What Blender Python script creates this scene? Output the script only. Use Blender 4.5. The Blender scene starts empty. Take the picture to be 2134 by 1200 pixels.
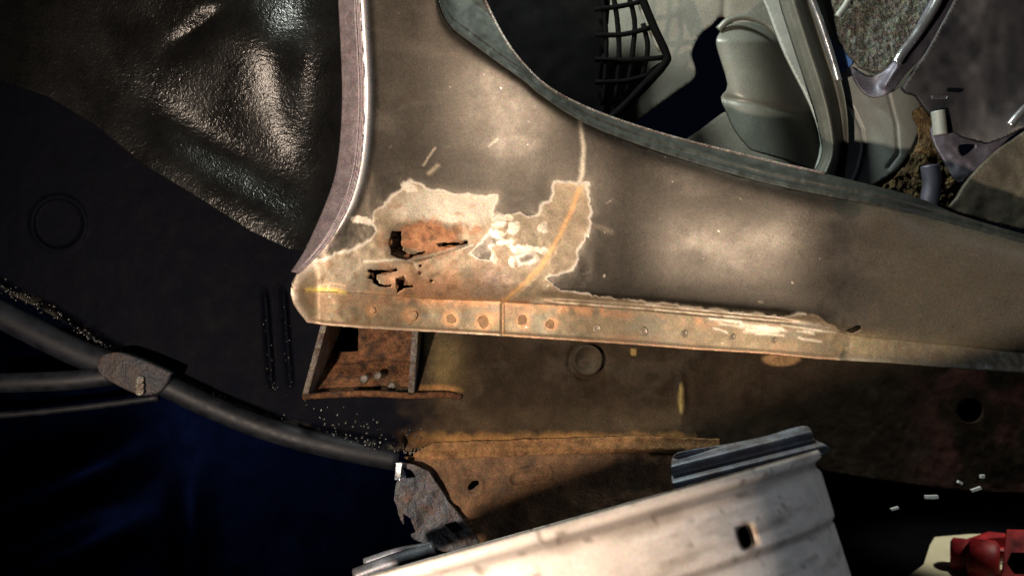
import bpy, math
import numpy as np
from mathutils import Vector, Matrix
sc = bpy.context.scene
# ------------------------------------------------------------------ camera, world, lamps, exposure
K = 0.9 / 2134.0; CD = 0.8; CZ = 0.42          # metres per photograph pixel on the panel plane, camera distance, camera height
cam = bpy.data.objects.new('camera', bpy.data.cameras.new('camera'))
sc.collection.objects.link(cam); sc.camera = cam
cam.location = (0, -CD, CZ); cam.rotation_euler = (math.radians(90), 0, 0)
cam.data.sensor_width = 36; cam.data.lens = 36 * CD / 0.9
cam.data.clip_start = 0.02; cam.data.clip_end = 60
cam.data.dof.use_dof = True; cam.data.dof.focus_distance = 0.80; cam.data.dof.aperture_fstop = 9.0
w = bpy.data.worlds.new('World'); sc.world = w; w.use_nodes = True
w.node_tree.nodes['Background'].inputs[0].default_value = (0.30, 0.42, 1.0, 1)
w.node_tree.nodes['Background'].inputs[1].default_value = 0.0025

def lamp(name, kind, loc, power, col, aim=None, **kw):
    l = bpy.data.lights.new(name, kind); l.energy = power; l.color = col
    for k, v in kw.items(): setattr(l, k, v)
    o = bpy.data.objects.new(name, l); sc.collection.objects.link(o); o.location = loc
    if aim is not None:
        o.rotation_euler = (Vector(aim) - Vector(loc)).to_track_quat('-Z', 'Y').to_euler()
    return o
lamp('torch', 'SPOT', (-0.37, -0.77, 0.256), 35.0, (1.0, 0.80, 0.63), (0.12, 0.0, 0.41), spot_size=math.radians(112), spot_blend=0.7, shadow_soft_size=0.014)
lamp('cabin_lamp', 'AREA', (-0.06, -0.07, 0.97), 3.6, (0.94, 1.0, 0.90), (0.30, 0.20, 0.58), shape='DISK', size=0.10)
lamp('jack_light', 'SPOT', (1.15, 0.35, 0.9), 26.0, (1.0, 0.97, 0.82), (0.80, 0.62, 0.0), spot_size=math.radians(24), spot_blend=0.35, shadow_soft_size=0.04)
lamp('wheel_fill', 'SPOT', (1.30, -0.85, 0.62), 9.0, (0.80, 0.89, 1.0), (0.12, -0.3, 0.16), spot_size=math.radians(50), spot_blend=0.6, shadow_soft_size=0.12)  # cool fill light added to brighten the wheel's right side
sc.view_settings.view_transform = 'Standard'; sc.view_settings.look = 'None'
sc.view_settings.exposure = 0.15; sc.view_settings.gamma = 1.0
sc.cycles.max_bounces = 6

# ------------------------------------------------------------------ numeric helpers
def P(u, v, d):
    """point at depth d (m behind the sill plane) that a camera pixel (u, v) of the photograph looks at"""
    s = (CD + d) / CD
    return np.stack([(u - 1067.0) * K * s, d + 0 * u, CZ - (v - 600.0) * K * s], -1)

def vnoise(x, y, seed=0):
    xi = np.floor(x).astype(np.int64); yi = np.floor(y).astype(np.int64); fx = x - xi; fy = y - yi
    fx = fx * fx * (3 - 2 * fx); fy = fy * fy * (3 - 2 * fy)
    def h(a, b):
        n = (a * 374761393 + b * 668265263 + seed * 982451653) & 0xffffffff
        n = ((n ^ (n >> 13)) * 1274126177) & 0xffffffff
        return ((n ^ (n >> 16)) & 0xffff) / 65535.0
    return (h(xi, yi) * (1 - fx) + h(xi + 1, yi) * fx) * (1 - fy) + (h(xi, yi + 1) * (1 - fx) + h(xi + 1, yi + 1) * fx) * fy

def fbm(u, v, size, seed=0, octv=4, sx=1.0, sy=1.0):
    r = 0; a = 1; t = 0; x = u / size * sx; y = v / size * sy
    for i in range(octv):
        r = r + a * vnoise(x, y, seed + i * 17); t += a; a *= .5; x = x * 2 + 3.7; y = y * 2 + 1.3
    return r / t * 2 - 1          # -1 .. 1

def smooth(pts, n=6, closed=True):
    p = np.array(pts, float)
    if closed: q = np.vstack([p[-1], p, p[0], p[1]])
    else: q = np.vstack([2 * p[0] - p[1], p, 2 * p[-1] - p[-2]])
    out = []
    for i in range(1, len(q) - 2):
        a, b, c, d = q[i - 1], q[i], q[i + 1], q[i + 2]
        for t in np.arange(n) / n:
            out.append(.5 * ((2 * b) + (-a + c) * t + (2 * a - 5 * b + 4 * c - d) * t * t + (-a + 3 * b - 3 * c + d) * t ** 3))
    if not closed: out.append(p[-1])
    return np.array(out)

def rough(pts, amp, size, seed=0, step=3.0):
    """a polygon resampled and made ragged"""
    p = np.array(pts, float); out = []
    for i in range(len(p)):
        a, b = p[i], p[(i + 1) % len(p)]; L = np.hypot(*(b - a)); k = max(1, int(L / step))
        for j in range(k): out.append(a + (b - a) * j / k)
    o = np.array(out)
    o[:, 0] += amp * fbm(np.array(out)[:, 0], np.array(out)[:, 1], size, seed)
    o[:, 1] += amp * fbm(np.array(out)[:, 0], np.array(out)[:, 1], size, seed + 50)
    return o

def segdist(u, v, pts, closed=False):
    p = np.array(pts, float)
    if closed: p = np.vstack([p, p[:1]])
    best = np.full(u.shape, 1e9); bx = np.zeros(u.shape); by = np.zeros(u.shape)
    for a, b in zip(p[:-1], p[1:]):
        d = b - a; L = d @ d
        if L < 1e-9: continue
        t = np.clip(((u - a[0]) * d[0] + (v - a[1]) * d[1]) / L, 0, 1)
        cx = a[0] + t * d[0]; cy = a[1] + t * d[1]; q = (u - cx) ** 2 + (v - cy) ** 2
        m = q < best; best = np.where(m, q, best); bx = np.where(m, cx, bx); by = np.where(m, cy, by)
    return np.sqrt(best), bx, by

def inside(u, v, pts):
    p = np.array(pts, float); r = np.zeros(u.shape, bool)
    for a, b in zip(p, np.roll(p, -1, 0)):
        if a[1] == b[1]: continue
        r ^= ((a[1] > v) != (b[1] > v)) & (u < (b[0] - a[0]) * (v - a[1]) / (b[1] - a[1]) + a[0])
    return r
def sdf(u, v, pts):
    return np.where(inside(u, v, pts), -1, 1) * segdist(u, v, pts, True)[0]
def ss(a, b, x):
    t = np.clip((x - a) / (b - a), 0, 1); return t * t * (3 - 2 * t)
def gauss(u, v, cx, cy, rx, ry, ang=0):
    c, s = math.cos(math.radians(ang)), math.sin(math.radians(ang)); a = (u - cx) * c + (v - cy) * s; b = -(u - cx) * s + (v - cy) * c
    return np.exp(-(a / rx) ** 2 - (b / ry) ** 2)
def integ(xs, ks, x0):
    """integral of a piecewise linear slope"""
    g = np.arange(-200, 2500.); f = np.interp(g, xs, ks); F = np.cumsum(f); F -= np.interp(x0, g, F)
    return lambda x: np.interp(x, g, F)

# ------------------------------------------------------------------ object helpers
col = sc.collection
def tag(o, label=None, category=None, group=None, kind=None):
    for k, v in (('label', label), ('category', category), ('group', group), ('kind', kind)):
        if v: o[k] = v
    return o
def empty(name, loc, label, cat, group=None):
    o = bpy.data.objects.new(name, None); col.objects.link(o); o.location = loc; o.empty_display_size = .05
    return tag(o, label, cat, group)
def wloc(o):
    l = Vector(o.location)
    while o.parent: 
        o = o.parent; l = l + Vector(o.location) if False else l
    return l
def link(name, me, m, parent):
    o = bpy.data.objects.new(name, me); col.objects.link(o)
    if m: me.materials.append(m)
    if parent:
        o.parent = parent
        root = parent
        while root.parent: root = root.parent
        if parent == root: o.matrix_parent_inverse = Matrix.Translation(-Vector(root.location))
        else: o.matrix_parent_inverse = Matrix.Identity(4)
    return o
# a part's mesh is in world coordinates; a sub-part sits under a part whose own matrix is the identity in world space
def mesh_from(name, verts, faces, m, parent=None, attrs=None, flat=False):
    me = bpy.data.meshes.new(name)
    verts = np.asarray(verts, float)
    if isinstance(faces, np.ndarray) and faces.ndim == 2:
        n, k = faces.shape
        me.vertices.add(len(verts)); me.vertices.foreach_set('co', verts.ravel().astype(np.float32))
        me.loops.add(n * k); me.loops.foreach_set('vertex_index', faces.ravel().astype(np.int32))
        me.polygons.add(n); me.polygons.foreach_set('loop_start', np.arange(n, dtype=np.int32) * k)
    else:
        me.from_pydata([tuple(x) for x in verts], [], [tuple(int(i) for i in f) for f in faces])
    me.update(calc_edges=True); me.validate()
    me.polygons.foreach_set('use_smooth', np.full(len(me.polygons), not flat))
    if attrs:
        for k, a in attrs.items():
            if a.ndim == 2:
                at = me.attributes.new(k, 'FLOAT_COLOR', 'POINT'); at.data.foreach_set('color', np.c_[a, np.ones(len(a))].ravel().astype(np.float32))
            else:
                at = me.attributes.new(k, 'FLOAT', 'POINT'); at.data.foreach_set('value', a.astype(np.float32))
    return link(name, me, m, parent)

def sheet(name, poly, depth, m, parent=None, holes=(), step=4.0, thick=0.0015, paint=None, mapf=None, tag_=None):
    """pressed sheet: an outline with openings, a relief and a thickness"""
    poly = np.array(poly, float); x0, y0 = poly.min(0) - step; x1, y1 = poly.max(0) + step
    us = np.arange(x0, x1 + step, step); vs = np.arange(y0, y1 + step, step)
    U, V = np.meshgrid(us, vs); H, W = U.shape; U = U.ravel(); V = V.ravel()
    i = np.arange(H * W).reshape(H, W)
    F = np.stack([i[:-1, :-1], i[1:, :-1], i[1:, 1:], i[:-1, 1:]], -1).reshape(-1, 4)
    cu = U[F].mean(1); cv = V[F].mean(1)
    keep = inside(cu, cv, poly)
    for h in holes: keep &= ~inside(cu, cv, h)
    F = F[keep]
    used, F = np.unique(F, return_inverse=True); F = F.reshape(-1, 4); U = U[used]; V = V[used]
    E = np.concatenate([F[:, [a, (a + 1) % 4]] for a in range(4)]); key = np.sort(E, 1); key = key[:, 0] * len(U) + key[:, 1]
    uq, inv, cnt = np.unique(key, return_inverse=True, return_counts=True); BE = E[cnt[inv.ravel()] == 1]
    bv = np.unique(BE)
    best = np.full(len(bv), 1e9); nx = U[bv].copy(); ny = V[bv].copy()
    for p in [poly] + list(holes):
        d, a, b = segdist(U[bv], V[bv], p, True); mm = d < best; best = np.where(mm, d, best); nx = np.where(mm, a, nx); ny = np.where(mm, b, ny)
    mv = best < step * 1.3; U[bv[mv]] = nx[mv]; V[bv[mv]] = ny[mv]
    if mapf is None: X = P(U, V, depth(U, V) * 1e-3)
    else: X = mapf(U, V)
    attrs = paint(U, V) if paint else None
    n = len(U)
    # direction away from the viewer: pushes the back skin out
    if mapf is None: back = X + np.array([0, thick, 0])
    else: back = mapf(U, V, thick)
    X = np.vstack([X, back])
    rim = np.stack([BE[:, 0], BE[:, 0] + n, BE[:, 1] + n, BE[:, 1]], -1)
    FF = np.vstack([F, F[:, ::-1] + n, rim])
    if attrs: attrs = {k: np.concatenate([a, a]) for k, a in attrs.items()}
    o = mesh_from(name, X, FF, m, parent, attrs)
    return o

def tube(name, pts, r, m, parent=None, seg=12, cap=True, rr=None):
    p = np.array(pts, float); n = len(p); V = []; F = []
    up = None
    for i in range(n):
        t = p[min(i + 1, n - 1)] - p[max(i - 1, 0)]; t /= np.linalg.norm(t)
        if up is None: up = np.array([0, 1., 0]) if abs(t[1]) < .9 else np.array([1., 0, 0])
        a = np.cross(t, up); a /= np.linalg.norm(a); b = np.cross(a, t); up = b
        R = r if rr is None else rr[i]
        for k in range(seg):
            c = 2 * math.pi * k / seg; V.append(p[i] + R * (math.cos(c) * a + math.sin(c) * b))
    for i in range(n - 1):
        for k in range(seg): F.append((i * seg + k, i * seg + (k + 1) % seg, (i + 1) * seg + (k + 1) % seg, (i + 1) * seg + k))
    if cap: F.append(tuple(range(seg))[::-1]); F.append(tuple((n - 1) * seg + k for k in range(seg)))
    return mesh_from(name, V, F, m, parent)

def path(pts, n=8):
    """pts: (u, v, depth mm)"""
    q = smooth(pts, n, False); return P(q[:, 0], q[:, 1], q[:, 2] * 1e-3)

def slab(name, corners, thick, m, parent=None, bevel=0.0008):
    """a bevelled plate: outline in 3D, pushed out along its normal by thick"""
    c = np.array(corners, float); nrm = np.cross(c[1] - c[0], c[2] - c[0]); nrm /= np.linalg.norm(nrm); k = len(c)
    cen = c.mean(0); inn = c + (cen - c) / np.linalg.norm(cen - c, axis=1)[:, None] * bevel
    V = np.vstack([inn, c + nrm * bevel, c + nrm * (thick - bevel), inn + nrm * thick])
    F = [tuple(range(k))[::-1], tuple(3 * k + j for j in range(k))]
    for L in range(3):
        for j in range(k): F.append((L * k + j, L * k + (j + 1) % k, (L + 1) * k + (j + 1) % k, (L + 1) * k + j))
    return mesh_from(name, V, F, m, parent, flat=True)

def lathe(name, cen, axis, prof, m, parent=None, seg=24, wob=0, seed=0):
    a = np.array(axis, float); a /= np.linalg.norm(a); e = np.cross(a, [0, 0, 1.]) 
    if np.linalg.norm(e) < .1: e = np.cross(a, [1., 0, 0])
    e /= np.linalg.norm(e); f = np.cross(a, e); V = []; F = []
    rng = np.random.default_rng(seed); wv = 1 + wob * rng.normal(size=seg); wv = (wv + np.roll(wv, 1) + np.roll(wv, -1)) / 3
    for (r, h) in prof:
        for k in range(seg):
            t = 2 * math.pi * k / seg; V.append(np.array(cen) + a * h + r * wv[k] * (math.cos(t) * e + math.sin(t) * f))
    for i in range(len(prof) - 1):
        for k in range(seg): F.append((i * seg + k, i * seg + (k + 1) % seg, (i + 1) * seg + (k + 1) % seg, (i + 1) * seg + k))
    F.append(tuple(range(seg))[::-1]); F.append(tuple((len(prof) - 1) * seg + k for k in range(seg)))
    return mesh_from(name, V, F, m, parent)

# ------------------------------------------------------------------ materials
def mat(name, base=(.5, .5, .5), rgh=.5, metal=0., attr=False, speck=.25, speck_size=900, mott=.2, mott_size=60, tint=None,
        bumps=((900, .25, .0004),), spec=.5, coat=0., rvar=.1, stretch=None, crinkle=None):
    m = bpy.data.materials.new(name); m.use_nodes = True; nt = m.node_tree; N = nt.nodes; Lk = nt.links
    b = N['Principled BSDF']; tc = N.new('ShaderNodeTexCoord'); src = tc.outputs['Object']
    if stretch:
        mp = N.new('ShaderNodeMapping'); mp.inputs['Scale'].default_value = stretch; Lk.new(src, mp.inputs['Vector']); src = mp.outputs[0]
    def noise(sz, det=3, ro=.6):
        n = N.new('ShaderNodeTexNoise'); n.inputs['Scale'].default_value = sz; n.inputs['Detail'].default_value = det; n.inputs['Roughness'].default_value = ro
        Lk.new(src, n.inputs['Vector']); return n
    def ramp(fac, lo, hi, a=.3, bb=.7):
        r = N.new('ShaderNodeMapRange'); r.inputs['From Min'].default_value = a; r.inputs['From Max'].default_value = bb
        r.inputs['To Min'].default_value = lo; r.inputs['To Max'].default_value = hi; Lk.new(fac, r.inputs['Value']); return r.outputs[0]
    if attr:
        at = N.new('ShaderNodeAttribute'); at.attribute_name = 'paint'; c = at.outputs['Color']
        ar = N.new('ShaderNodeAttribute'); ar.attribute_name = 'rgh'; ro = ar.outputs['Fac']
        am = N.new('ShaderNodeAttribute'); am.attribute_name = 'met'; Lk.new(am.outputs['Fac'], b.inputs['Metallic'])
    else:
        rg = N.new('ShaderNodeRGB'); rg.outputs[0].default_value = (*base, 1); c = rg.outputs[0]
        va = N.new('ShaderNodeValue'); va.outputs[0].default_value = rgh; ro = va.outputs[0]; b.inputs['Metallic'].default_value = metal
    if tint:
        mx = N.new('ShaderNodeMix'); mx.data_type = 'RGBA'; n3 = noise(mott_size * .6, 5, .65); Lk.new(ramp(n3.outputs['Fac'], 0, 1, .45, .68), mx.inputs['Factor'])
        Lk.new(c, mx.inputs['A']); mx.inputs['B'].default_value = (*tint, 1); c = mx.outputs['Result']
    # value speckle: fine dust and larger mottling
    n1 = noise(speck_size, 2); n2 = noise(mott_size, 4)
    mu = N.new('ShaderNodeMath'); mu.operation = 'MULTIPLY'
    Lk.new(ramp(n1.outputs['Fac'], 1 - speck, 1 + speck), mu.inputs[0]); Lk.new(ramp(n2.outputs['Fac'], 1 - mott, 1 + mott), mu.inputs[1])
    vm = N.new('ShaderNodeVectorMath'); vm.operation = 'SCALE'; Lk.new(c, vm.inputs[0]); Lk.new(mu.outputs[0], vm.inputs['Scale'])
    # slight hue drift of the dust
    n4 = noise(speck_size * .45, 2); dr = N.new('ShaderNodeVectorMath'); dr.operation = 'SUBTRACT'; Lk.new(n4.outputs['Color'], dr.inputs[0]); dr.inputs[1].default_value = (.5, .5, .5)
    d2 = N.new('ShaderNodeVectorMath'); d2.operation = 'MULTIPLY_ADD'; Lk.new(dr.outputs[0], d2.inputs[0]); d2.inputs[1].default_value = (speck * 1.6,) * 3; d2.inputs[2].default_value = (1, 1, 1)
    d3 = N.new('ShaderNodeVectorMath'); d3.operation = 'MULTIPLY'; Lk.new(vm.outputs[0], d3.inputs[0]); Lk.new(d2.outputs[0], d3.inputs[1])
    Lk.new(d3.outputs[0], b.inputs['Base Color'])
    ad = N.new('ShaderNodeMath'); ad.operation = 'ADD'; Lk.new(ro, ad.inputs[0]); Lk.new(ramp(n2.outputs['Fac'], -rvar, rvar), ad.inputs[1]); Lk.new(ad.outputs[0], b.inputs['Roughness'])
    b.inputs['Specular IOR Level'].default_value = spec; b.inputs['Coat Weight'].default_value = coat; b.inputs['Coat Roughness'].default_value = .15
    prev = None
    for (sz, st, di) in bumps:
        n = noise(sz, 3); bp = N.new('ShaderNodeBump'); bp.inputs['Strength'].default_value = st; bp.inputs['Distance'].default_value = di
        Lk.new(n.outputs['Fac'], bp.inputs['Height'])
        if prev: Lk.new(prev, bp.inputs['Normal'])
        prev = bp.outputs[0]
    if crinkle:
        vo = N.new('ShaderNodeTexVoronoi'); vo.feature = 'SMOOTH_F1'; vo.inputs['Scale'].default_value = crinkle[0]
        nw = noise(crinkle[0] * .5, 2); vv = N.new('ShaderNodeVectorMath'); vv.operation = 'MULTIPLY_ADD'; Lk.new(nw.outputs['Color'], vv.inputs[0]); vv.inputs[1].default_value = (.012,) * 3; Lk.new(src, vv.inputs[2])
        Lk.new(vv.outputs[0], vo.inputs['Vector'])
        bp = N.new('ShaderNodeBump'); bp.inputs['Strength'].default_value = crinkle[1]; bp.inputs['Distance'].default_value = crinkle[2]; Lk.new(vo.outputs['Distance'], bp.inputs['Height'])
        if prev: Lk.new(prev, bp.inputs['Normal'])
        prev = bp.outputs[0]
    if prev: Lk.new(prev, b.inputs['Normal'])
    return m

M = {}
M['body'] = mat('painted_steel', attr=True, speck=.28, mott=.05, bumps=((1400, .25, .0003), (90, .06, .001)), rvar=.04)
M['rail'] = mat('weathered_rail_steel', attr=True, speck=.35, mott=.3, mott_size=45, bumps=((900, .5, .0006), (160, .3, .0015)), spec=.06)
M['underseal'] = mat('black_underseal', (.006, .006, .0058), .27, 0, speck=.4, mott=.3, mott_size=25, bumps=((700, .34, .0010),), crinkle=(300, .26, .0018), spec=.6, rvar=.08)
M['black_paint'] = mat('black_chassis_coating', (.004, .005, .007), .5, 0, speck=.4, bumps=((500, .5, .0012), (1300, .4, .0005)), spec=.35)
M['lip'] = mat('worn_grey_lip', (.26, .22, .24), .5, .35, speck=.35, mott=.25, mott_size=120, bumps=((800, .5, .0006),))
M['flange_grey'] = mat('grey_green_door_flange', (.035, .039, .034), .55, .2, speck=.3, mott=.25, mott_size=70)
M['hose'] = mat('dull_blue_grey_tube', (.006, .008, .013), .6, .2, speck=.4, mott=.4, mott_size=90)
M['rust'] = mat('flaky_rust', (.13, .058, .027), .9, 0, tint=(.035, .022, .016), speck=.5, mott=.5, mott_size=140, bumps=((420, .9, .002), (120, .8, .004)), spec=.2)
M['orange_rust'] = mat('light_orange_rust', (.42, .20, .085), .8, 0, tint=(.26, .15, .09), speck=.3, mott=.3, mott_size=200, bumps=((700, .8, .001),), spec=.25)
M['flange_rust'] = mat('ochre_rust', (.25, .135, .06), .85, 0, tint=(.14, .075, .035), speck=.4, mott=.4, mott_size=120, bumps=((420, .8, .002),), spec=.2)
M['plug'] = mat('dirty_rail_brown', (.028, .021, .014), .8, 0, tint=(.055, .042, .028), speck=.4, mott=.3, spec=.15)
M['dirt'] = mat('dried_mud', (.16, .11, .06), .95, 0, tint=(.07, .05, .03), speck=.5, mott=.5, mott_size=90, bumps=((500, 1, .003),), spec=.1)
M['steel_edge'] = mat('rough_cut_steel', (.20, .18, .16), .5, .4, tint=(.09, .05, .035), speck=.6, mott=.4, mott_size=160, bumps=((600, 1, .0015),))
M['crumple'] = mat('dull_blue_grey_scaly_metal', (.10, .11, .13), .6, .3, tint=(.11, .07, .055), speck=.5, mott=.5, mott_size=90, bumps=((300, .9, .003),))
M['wheel'] = mat('brushed_silver_wheel', (.55, .485, .43), .45, .12, speck=.10, mott=.10, mott_size=30, bumps=((900, .2, .0003),), stretch=(1, 1, 1), rvar=.06)
M['wheel_paint'] = mat('scratched_silver', attr=True, speck=.14, mott=.06, bumps=((900, .3, .0004),), rvar=.04)
M['wheel_dark'] = mat('grimy_wheel_flange', (.20, .22, .26), .5, .5, tint=(.16, .13, .13), speck=.3, mott=.4, mott_size=50)
M['black'] = mat('black_plastic', (.0012, .0013, .0015), .8, 0, speck=.3, mott=.1, bumps=(), spec=.05)
M['underbody'] = mat('blue_sheen_surface', (.0002, .0005, .0026), .45, 1.0, speck=.3, mott=.3, mott_size=30, spec=.5)
M['cabin'] = mat('grey_cabin_lining', (.135, .128, .108), .8, 0, speck=.25, mott=.2, mott_size=40, bumps=((700, .5, .001),))
M['moulding'] = mat('grey_green_plastic', (.125, .135, .118), .42, 0, speck=.22, mott=.12, mott_size=40, spec=.6)
M['seal'] = mat('grey_rubber_seal', (.10, .105, .09), .45, .1, speck=.25, mott=.15)
M['chrome'] = mat('bright_metal', (.75, .80, .86), .22, .9, speck=.1, mott=.1)
M['pillar'] = mat('pale_painted_pillar', (.26, .29, .28), .45, .1, speck=.15, mott=.12, mott_size=30)
M['carpet'] = mat('speckled_grey_carpet', (.14, .15, .135), .95, 0, speck=.5, speck_size=420, mott=.4, mott_size=120, bumps=((380, 1, .006),), spec=.2)
M['door'] = mat('black_blue_door_skin', (.003, .004, .009), .5, 0, speck=.3, mott=.1, spec=.6)
M['hinge'] = mat('lilac_grey_hinge', (.12, .12, .16), .5, .4, speck=.3, mott=.3, mott_size=60)
M['plate'] = mat('mud_grey_plate', (.09, .08, .06), .6, .2, speck=.35, mott=.3, mott_size=50)
M['red'] = mat('scuffed_red_paint', (.42, .02, .025), .5, .0, tint=(.16, .012, .02), speck=.2, mott=.4, mott_size=60, spec=.6)
M['card'] = mat('pale_cardboard', (.72, .66, .46), .9, 0, speck=.1, mott=.12, mott_size=12, bumps=((60, .6, .004),))
M['gap_white'] = mat('white_gap_speck', (.88, .88, .84), .35, 0, speck=.05, mott=.1)
M['ground'] = mat('dark_oily_concrete', (.003, .003, .004), 1.0, 0, speck=.3, mott=.4, mott_size=8, spec=.02)
M['weld'] = mat('rusty_spot_weld', (.44, .25, .125), .7, .1, tint=(.33, .21, .12), speck=.25, mott=.3, mott_size=250, bumps=((800, .7, .0008),))
M['dimple'] = mat('bare_steel_dimple', (.34, .28, .20), .5, .3, speck=.2, mott=.2)

# ------------------------------------------------------------------ the car: outlines measured from the photograph
lipR = smooth([(742, -80), (747, 0), (753, 100), (757, 200), (752, 300), (741, 370), (722, 430), (690, 490), (650, 540), (618, 570)], 6, False)
lipL = smooth([(703, -80), (705, 0), (710, 100), (713, 200), (708, 300), (697, 370), (676, 430), (650, 490), (630, 530), (606, 566)], 6, False)
crease = np.array([(600, 596), (640, 603), (750, 612), (900, 623), (1050, 628), (1200, 637), (1350, 648), (1500, 662), (1620, 673), (1720, 686), (1800, 702), (1950, 716), (2134, 734), (2240, 744)], float)
bottom = np.array([(640, 672), (680, 678), (760, 684), (900, 692), (1038, 700), (1050, 701), (1300, 717), (1450, 729), (1600, 738), (1700, 748), (1850, 756), (2000, 768), (2134, 777), (2240, 785)], float)
door_in = smooth([(905, -80), (915, 0), (940, 50), (985, 86), (1040, 127), (1090, 162), (1130, 195), (1220, 252), (1350, 303), (1500, 350), (1620, 382), (1750, 408), (1850, 428), (2000, 468), (2134, 502), (2240, 528)], 5, False)
door_out = smooth([(975, -80), (1010, 0), (1048, 75), (1090, 133), (1150, 187), (1250, 236), (1400, 285), (1600, 335), (1720, 362), (1900, 408), (2000, 448), (2134, 488), (2240, 516)], 5, False)

DX = integ([600, 760, 860, 1040, 1110, 1200, 1300, 1400, 1500, 1620, 1720, 1840, 2240], [.04, .07, .05, -.08, -.085, -.035, -.03, -.12, -.155, -.16, -.11, -.03, -.02], 1067)
DV = integ([-80, 150, 250, 330, 430, 530, 600, 640, 700, 800], [.13, .13, .11, .06, .05, .07, .07, .03, .0, .0], 350)
def body_depth(u, v):
    d = DX(u) + DV(v)
    # bulges of the pressing: the shoulder beside the door opening, the sill that rolls under to the seam
    d = d + 6.0 * gauss(u, v, 1170, 400, 120, 110) + 8 * ss(1220, 1560, u) * (1 - ss(240, 520, v)) + 6 * ss(900, 1050, u) * (1 - ss(-60, 170, v)) * (1 - ss(1300, 1500, u))
    cy = np.interp(u, crease[:, 0], crease[:, 1]); s = cy - v            # >0 above the crease
    d = d + 9 * np.exp(-np.clip(s, 0, 400) / 26.0) * ss(700, 900, u)     # tuck before the flange
    d = d + 4 * np.exp(-((s - 14) / 8.0) ** 2) * ss(1090, 1180, u) * (1 - ss(1600, 1740, u))     # pressed channel above the seam
    d = d + 7.0 * (1 - ss(-3, 3, s)) * 0
    # rolled bead along the wheel arch edge
    e = np.interp(v, lipR[:, 1], lipR[:, 0]); r = u - e
    bead = (1 - ss(430, 520, v))
    d = d - 2.2 * np.exp(-((r - 10) / 11.0) ** 2) * bead
    # panel folds back into the door opening
    di = np.interp(u, door_in[:, 0], door_in[:, 1]); q = v - di
    d = d + 5 * np.exp(-np.clip(q, 0, 200) / 9.0) * (u > 905)
    d = d + 9 * np.exp(-np.clip(q, 0, 200) / 34.0) * ss(1850, 1960, u)
    # nose of the sill, hammered flat and round
    d = d + 16 * (1 - ss(606, 668, u)) * ss(520, 600, v)
    # dent round the rusted hole: the upper flap is pushed in
    d = d + 7.5 * np.exp(-(((u - 893) / 66) ** 4 + ((v - 500) / 34) ** 4)) * ss(440, 505, v - .12 * (u - 893)) * (v < 545 - .32 * (u - 850) + 6)
    d = d + 5 * gauss(u, v, 858, 525, 26, 18) + 2.5 * gauss(u, v, 800, 575, 30, 16)
    d = d + 1.1 * fbm(u, v, 70, 5, 3) * ss(380, 470, v) * (1 - ss(1200, 1300, u)) + .25 * fbm(u, v, 16, 9, 3) * ss(420, 480, v) * (1 - ss(1150, 1250, u))
    d = d + .25 * fbm(u, v, 220, 15, 2)
    # lap joint in the seam
    d = d + 1.0 * ss(1044, 1048, u) * ss(-2, 2, v - cy) + 1.4 * np.exp(-((u - 1047) / 3.0) ** 2) * ss(0, 8, v - cy)
    # edge of the seam is proud, dirt waves along the far end
    by = np.interp(u, bottom[:, 0], bottom[:, 1])
    d = d - 1.0 * np.exp(-((by - v - 3) / 4.5) ** 2) + .8 * fbm(u, v, 24, 21, 3) * ss(1720, 1800, u) * ss(640, 700, v)
    return d

bare = rough([(600, 600), (620, 575), (647, 552), (670, 542), (700, 530), (737, 520), (762, 505), (785, 482), (776, 466), (776, 445), (787, 437), (805, 430), (817, 410), (832, 400), (840, 387), (855, 380), (875, 387), (900, 395), (937, 402), (1000, 412), (1032, 410), (1031, 422), (1022, 442), (1027, 462),
     (1042, 450), (1062, 448), (1085, 445), (1100, 455), (1120, 447), (1135, 425), (1150, 415), (1157, 380), (1200, 384), (1222, 378), (1225, 425), (1233, 440), (1226, 480), (1220, 500), (1200, 522), (1204, 540), (1190, 562), (1150, 575), (1138, 582), (1155, 600), (1200, 612), (1350, 630), (1500, 648), (1620, 660),
     (1700, 655), (1742, 685), (1758, 692), (1750, 760), (600, 760)], 6.0, 13, 3, 2.5)
isle1 = rough([(1000, 505), (1017, 486), (1030, 470), (1040, 492), (1052, 500), (1034, 512), (1022, 515), (1030, 530), (1027, 546), (1000, 542), (975, 530)], 3, 9, 8, 3)
isle2 = rough([(1072, 535), (1090, 528), (1112, 526), (1120, 540), (1105, 550), (1082, 553)], 2.5, 8, 9, 3)
isle3 = rough([(700, 452), (722, 470), (760, 478), (768, 488), (735, 505), (700, 512), (690, 490)], 3, 10, 4, 3)
seamline = smooth([(1212, 378), (1203, 405), (1190, 440), (1172, 480), (1150, 520), (1124, 560), (1090, 592), (1052, 626)], 5, False)

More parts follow.
